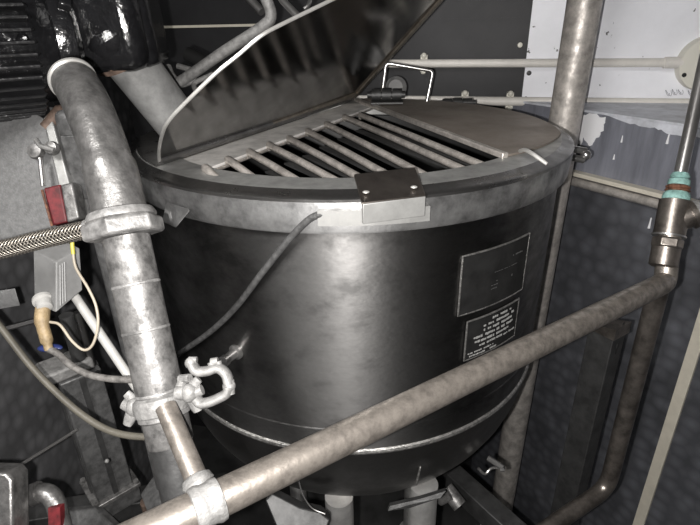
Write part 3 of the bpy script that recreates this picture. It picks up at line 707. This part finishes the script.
t = thing('red_valve', at(56, 226, .83), 'worn red valve block with two round knobs on the grey plate', 'valve')
MB().prism([at(43, 188, .835), at(60, 184, .835), at(67, 222, .835), at(52, 226, .835)], FW * .03).build('valve_body', 'red', t, bev=.003)
MB().prism([at(60, 185, .835), at(72, 182, .835), at(79, 218, .835), at(67, 223, .835)], FW * .03).build('valve_block', 'pipe', t, bev=.003)
MB().tube([at(40, 158, .835), at(43, 186, .835)], .0035, 10).build('valve_stem', 'thin', t)
for (x, y, r) in ((38, 152, .0125), (54, 149, .011)):
    MB().lathe([(0, 0), (r, .001), (r * 1.08, .006), (r * .9, .012), (0, .014)], at(x, y, .848), -FW, 24).build('knob', 'pipe', t)
MB().tube([at(36, 140, .835), at(40, 146, .83), at(54, 150, .833)], .004, 10).build('knob_link', 'cast', t)
MB().tube([at(42, 190, .83), at(52, 226, .83)], .002, 8).build('frame_wire', 'coppery', t)

# junction box with gland, tape and wires
t = thing('cable_box', at(57, 310, .76), 'small grey plastic cable box with white gland hanging below the braided hose', 'box')
f = [at(33, 250, .76), at(56, 262, .74), at(56, 313, .74), at(34, 303, .76)]
g = [at(56, 262, .74), at(80, 248, .77), at(83, 290, .77), at(56, 313, .74)]
b = MB()
bv = [b.bm.verts.new(p) for p in (f[0], f[1], f[2], f[3], g[1], g[2], f[0] + (g[1] - f[1]), f[3] + (g[2] - f[2]))]
for q in ((0, 1, 2, 3), (1, 4, 5, 2), (4, 6, 7, 5), (6, 0, 3, 7), (0, 6, 4, 1), (3, 2, 5, 7)): b.bm.faces.new([bv[i] for i in q])
b.build('box_body', 'greyplastic', t, bev=.002)
nrm_ = (g[1] - g[0]).cross(g[3] - g[0]).normalized()
if nrm_.dot(FW) > 0: nrm_ = -nrm_
for k in range(3):
    s_ = .15 + .09 * k
    MB().tube([g[0].lerp(g[1], s_).lerp(g[3].lerp(g[2], s_), .1) + nrm_ * .0005, g[0].lerp(g[1], s_).lerp(g[3].lerp(g[2], s_), .92) + nrm_ * .0005], .0015, 6).build('rib', 'greyplastic', t)
MB().lathe([(.014, -.002), (.014, .003), (.011, .004), (.010, .016), (.006, .018)], at(43, 300, .745), (at(45, 308, .735) - at(42, 296, .75)), 24, cap=True).build('gland', 'whiteplastic', t)
MB().tube(smooth([at(43, 308, .74), at(42, 322, .735), at(46, 338, .735), at(49, 350, .735)], 4), [.010] * 5 + [.0085] * 5 + [.006] * 3, 16).build('taped_cable', 'tape', t)

tag(MB().tube(smooth([at(48, 349, .735), at(58, 354, .73), at(72, 366, .72), at(90, 375, .71), at(112, 379, .70), at(140, 380, .69)], 6), .0048, 12).build('black_cable', 'copperwire'), 'dirty black cable leading from the taped gland to behind the thick pipe', 'cable')
w1 = smooth([at(72, 241, .72), at(73, 252, .72), at(76, 268, .72), at(88, 288, .72), at(96, 306, .72), at(98, 325, .72), at(93, 344, .72), at(84, 350, .72), at(72, 341, .72), at(60, 325, .725), at(50, 322, .73)], 6)
t = thing('looped_wire', at(84, 350, .72), 'thin cream wire looping from yellow-green end beside the cable box', 'wire')
MB().tube(w1, .0019, 8).build('wire_core', 'wire', t)
MB().tube([w1[0] - UP * -.004, w1[3], w1[7]], .0026, 8).build('wire_sleeve', 'yellow', t)
tag(MB().tube([at(70, 288, .78), at(76, 298, .78), at(134, 384, .78), at(150, 408, .78)], [.004, .0068, .0068, .0068], 16).build('white_tube', 'whiteplastic'), 'straight off-white plastic tube slanting down behind the thick pipe', 'tube')
tag(MB().tube(smooth([at(-30, 288, .78), at(0, 326, .78), at(30, 365, .77), at(58, 394, .76), at(84, 416, .75), at(108, 430, .74), at(132, 436, .73), at(160, 437, .72)], 6), .0050, 14).build('long_cable', 'olive'), 'long sagging olive cable crossing in front of the left steel wall', 'cable')
p0 = at(106, 236, .80)
tag(MB().tube([V((p0.x, p0.y, p0.z)), V((p0.x, p0.y, .5))], .019, 28).build('dark_pipe', 'column'), 'dark vertical pipe standing just left of the thick worn pipe', 'pipe')
p0 = at(66, 315, .92)
tag(MB().tube([V((p0.x, p0.y, p0.z)), V((p0.x, p0.y, .75))], .012, 20).build('black_pipe', 'darkmetal'), 'short black vertical rod below the grey cable box', 'rod')
p0 = at(77, 312, .93)
tag(MB().tube([V((p0.x, p0.y, p0.z)), V((p0.x, p0.y, .75))], .007, 20).build('black_pipe', 'rim'), 'thin grey vertical rod between white tube and black rod', 'rod')
tag(MB().sphere(at(50, 348, .78), .016, (1.2, .5, .35)).build('blue_cap', 'blue'), 'small dark blue plastic cap on the left bracket', 'cap')

# grimy square column with bolted base
ct = at(76, 372, .98); cb = at(120, 480, 1.06)
cx, cy = ct.x, ct.y
ctop = ct.z + .01
cbot = .62
# foot height where the column meets its flange in view
rb_ = ray(113, 482); tt_ = (V((cx, cy, 0)) - V((CAM.x, CAM.y, 0))).length / V((rb_.x, rb_.y, 0)).length; cbot = (CAM + rb_ * tt_).z
t = thing('square_column', (cx, cy, ZF), 'grimy square steel column with bolted base left of the kettle', 'column')
ca = math.radians(42); X1 = V((math.cos(ca), math.sin(ca), 0)); X2 = V((-math.sin(ca), math.cos(ca), 0))
def cbx(sz, z0, z1): return MB().box((cx, cy, (z0 + z1) / 2), (sz, sz, z1 - z0), X1)
cbx(.072, cbot, ctop).build('column_tube', 'column', t, bev=.003)
for s1, s2 in ((1, 0), (-1, 0), (0, 1), (0, -1)):
    dv = X1 * s1 + X2 * s2; c_ = V((cx, cy, (cbot + ctop) / 2)) + dv * .0375
    MB().box(c_, (.010, .004, ctop - cbot - .01), dv.cross(V((0, 0, 1)))).build('guide_rail', 'darkmetal', t)
cbx(.096, cbot - .006, cbot + .004).build('flange', 'pipe', t, bev=.002)
cbx(.088, cbot - .045, cbot - .006).build('flange_block', 'column', t, bev=.003)
for s1 in (-1, 1):
    for s2 in (-1, 1):
        hexnut(V((cx, cy, cbot + .004)) + X1 * .041 * s1 + X2 * .041 * s2, (0, 0, 1), .006, .007).build('bolt', 'pipe', t)
cbx(.07, ZF, cbot - .045).build('column_foot', 'darkmetal', t, bev=.003)
tp = V((cx, cy, ctop))
b = MB(); b.box(tp + V((-.01, -.01, .012)), (.085, .06, .024), X1); b.build('top_cap', 'cast', t, bev=.005)
MB().sphere(at(107, 461, .93), .004).build('screw', 'cast', t)
# frame of gussets at the foot
t = thing('floor_frame', at(120, 520, 1.0), 'dark steel frame of beams and gussets at the foot of the column', 'frame')
fz = cbot - .06
b = MB(); b.prism([at(58, 512, 1.04), at(95, 508, 1.04), at(118, 530, 1.0), at(124, 560, .98), at(58, 560, 1.0)], FW * .02); b.build('gusset', 'column', t, bev=.003)
b = MB(); b.prism([at(140, 495, 1.02), at(152, 478, 1.05), at(170, 482, 1.0), at(166, 505, .98), at(150, 520, .98)], FW * .02); b.build('gusset', 'column', t, bev=.003)
b = MB(); p, q = at(40, 520, 1.12), at(190, 455, 1.12); q.z = p.z; b.box((p + q) / 2, ((p - q).length * 1.4, .05, .06), q - p); b.build('beam', 'darkmetal', t, bev=.003)
b = MB(); p = at(150, 500, 1.06); b.tube([p, V((p.x + .02, p.y - .02, p.z - .25))], .02, 12); b.build('strut', 'rust', t)

# bottom left bits
t = thing('elbow_fitting', at(60, 520, .80), 'grimy pipe elbow with red band in the lower left corner', 'pipe')
MB().tube(fillet([at(-5, 512, .80), at(52, 486, .80), at(72, 570, .78)], .035, 8), .0145, 24).build('elbow', 'elbow', t)
MB().tube([at(32, 495, .8), at(40, 492, .8)], .017, 24).build('socket', 'elbow', t)
MB().prism([at(48, 508, .775), at(60, 507, .775), at(62, 560, .77), at(49, 560, .77)], FW * .012).build('band', 'red', t)
tag(MB().prism([at(-40, 472, .74), at(6, 473, .74), at(12, 480, .74), at(13, 570, .72), at(-40, 570, .72)], FW * .04).build('grey_cover', 'elbow', bev=.004), 'pale rounded cover plate cut off by the lower left corner', 'cover')
tag(MB().tube([at(4, 475, .82), at(77, 430, .95)], .0028, 10).build('thin_rod', 'thin'), 'thin bright rod slanting from the corner cover to the square column', 'rod')
# bracket and rail on the left wall
WLN = V((1, 0, 0)); WLP = V((-.84, 0, 0))
t = thing('wall_bracket', at(0, 300, .9), 'flat grey bracket on the left steel wall below the hose', 'bracket')
MB().prism([at(-40, 296, .92), at(15, 288, .92), at(17, 296, .92), at(-40, 306, .92)], V((0, 0, -.02))).build('bracket_plate', 'plate', t, bev=.001)
MB().prism([at(-40, 338, .92), at(46, 316, .92), at(46, 320, .92), at(-40, 343, .92)], FW * .03).build('rail', 'rim', t, bev=.001)

# below the kettle: pipe stubs and a beam
t = thing('drain_bracket', at(300, 520, .98), 'folded dark steel bracket under the kettle left of its front leg', 'bracket')
MB().prism([at(265, 500, 1.0), at(272, 494, 1.0), at(300, 508, 1.0), at(320, 512, 1.0), at(330, 520, .99), at(322, 540, .98), at(290, 560, .96)], FW * .03).build('bracket_plate', 'darkmetal', t, bev=.003)
MB().tube(smooth([at(298, 478, .96), at(303, 495, .96), at(312, 508, .96), at(325, 514, .96)], 5), .0014, 6).build('wire', 'thin', t)
t = thing('pipe_fitting', at(455, 510, 1.2), 'worn grey pipe fitting under the right side of the kettle', 'fitting')
MB().tube([at(446, 488, 1.22), at(460, 506, 1.2)], .018, 16).build('fitting_body', 'pipe', t)
MB().tube([at(440, 500, 1.22), at(452, 494, 1.2)], .013, 16).build('fitting_collar', 'pipe', t)
p, q = at(455, 480, 1.35), at(520, 540, 1.2)
tag(MB().box((p + q) / 2, ((q - p).length * 1.1, .05, .06), q - p).build('base_beam', 'darkmetal', bev=.003), 'dark steel beam under the kettle beside the round post', 'beam')

# ------------------------------------------------------------------ light
fl_ = bpy.data.lights.new('phone_flash', 'AREA'); fl_.shape = 'DISK'; fl_.size = .012; fl_.energy = 16; fl_.color = (1, .97, .94)
fo = bpy.data.objects.new('phone_flash', fl_); COL.objects.link(fo)
fo.matrix_world = Matrix.Translation(CAM - RT * .032 - UP * .014) @ Matrix((RT, UP, -FW)).transposed().to_4x4()
cl_ = bpy.data.lights.new('ceiling_lamp', 'AREA'); cl_.shape = 'RECTANGLE'; cl_.size = .3; cl_.size_y = 1.0; cl_.energy = 46; cl_.color = (1, .98, .95)
co = bpy.data.objects.new('ceiling_lamp', cl_); COL.objects.link(co); co.location = (-.72, -.5, 2.42)
w = bpy.data.worlds.new('world'); S.world = w; w.use_nodes = True
w.node_tree.nodes['Background'].inputs[0].default_value = (.9, .95, 1, 1); w.node_tree.nodes['Background'].inputs[1].default_value = .025
vs = S.view_settings; vs.view_transform = 'Standard'; vs.look = 'None'; vs.gamma = 1; vs.exposure = 0; vs.use_curve_mapping = False
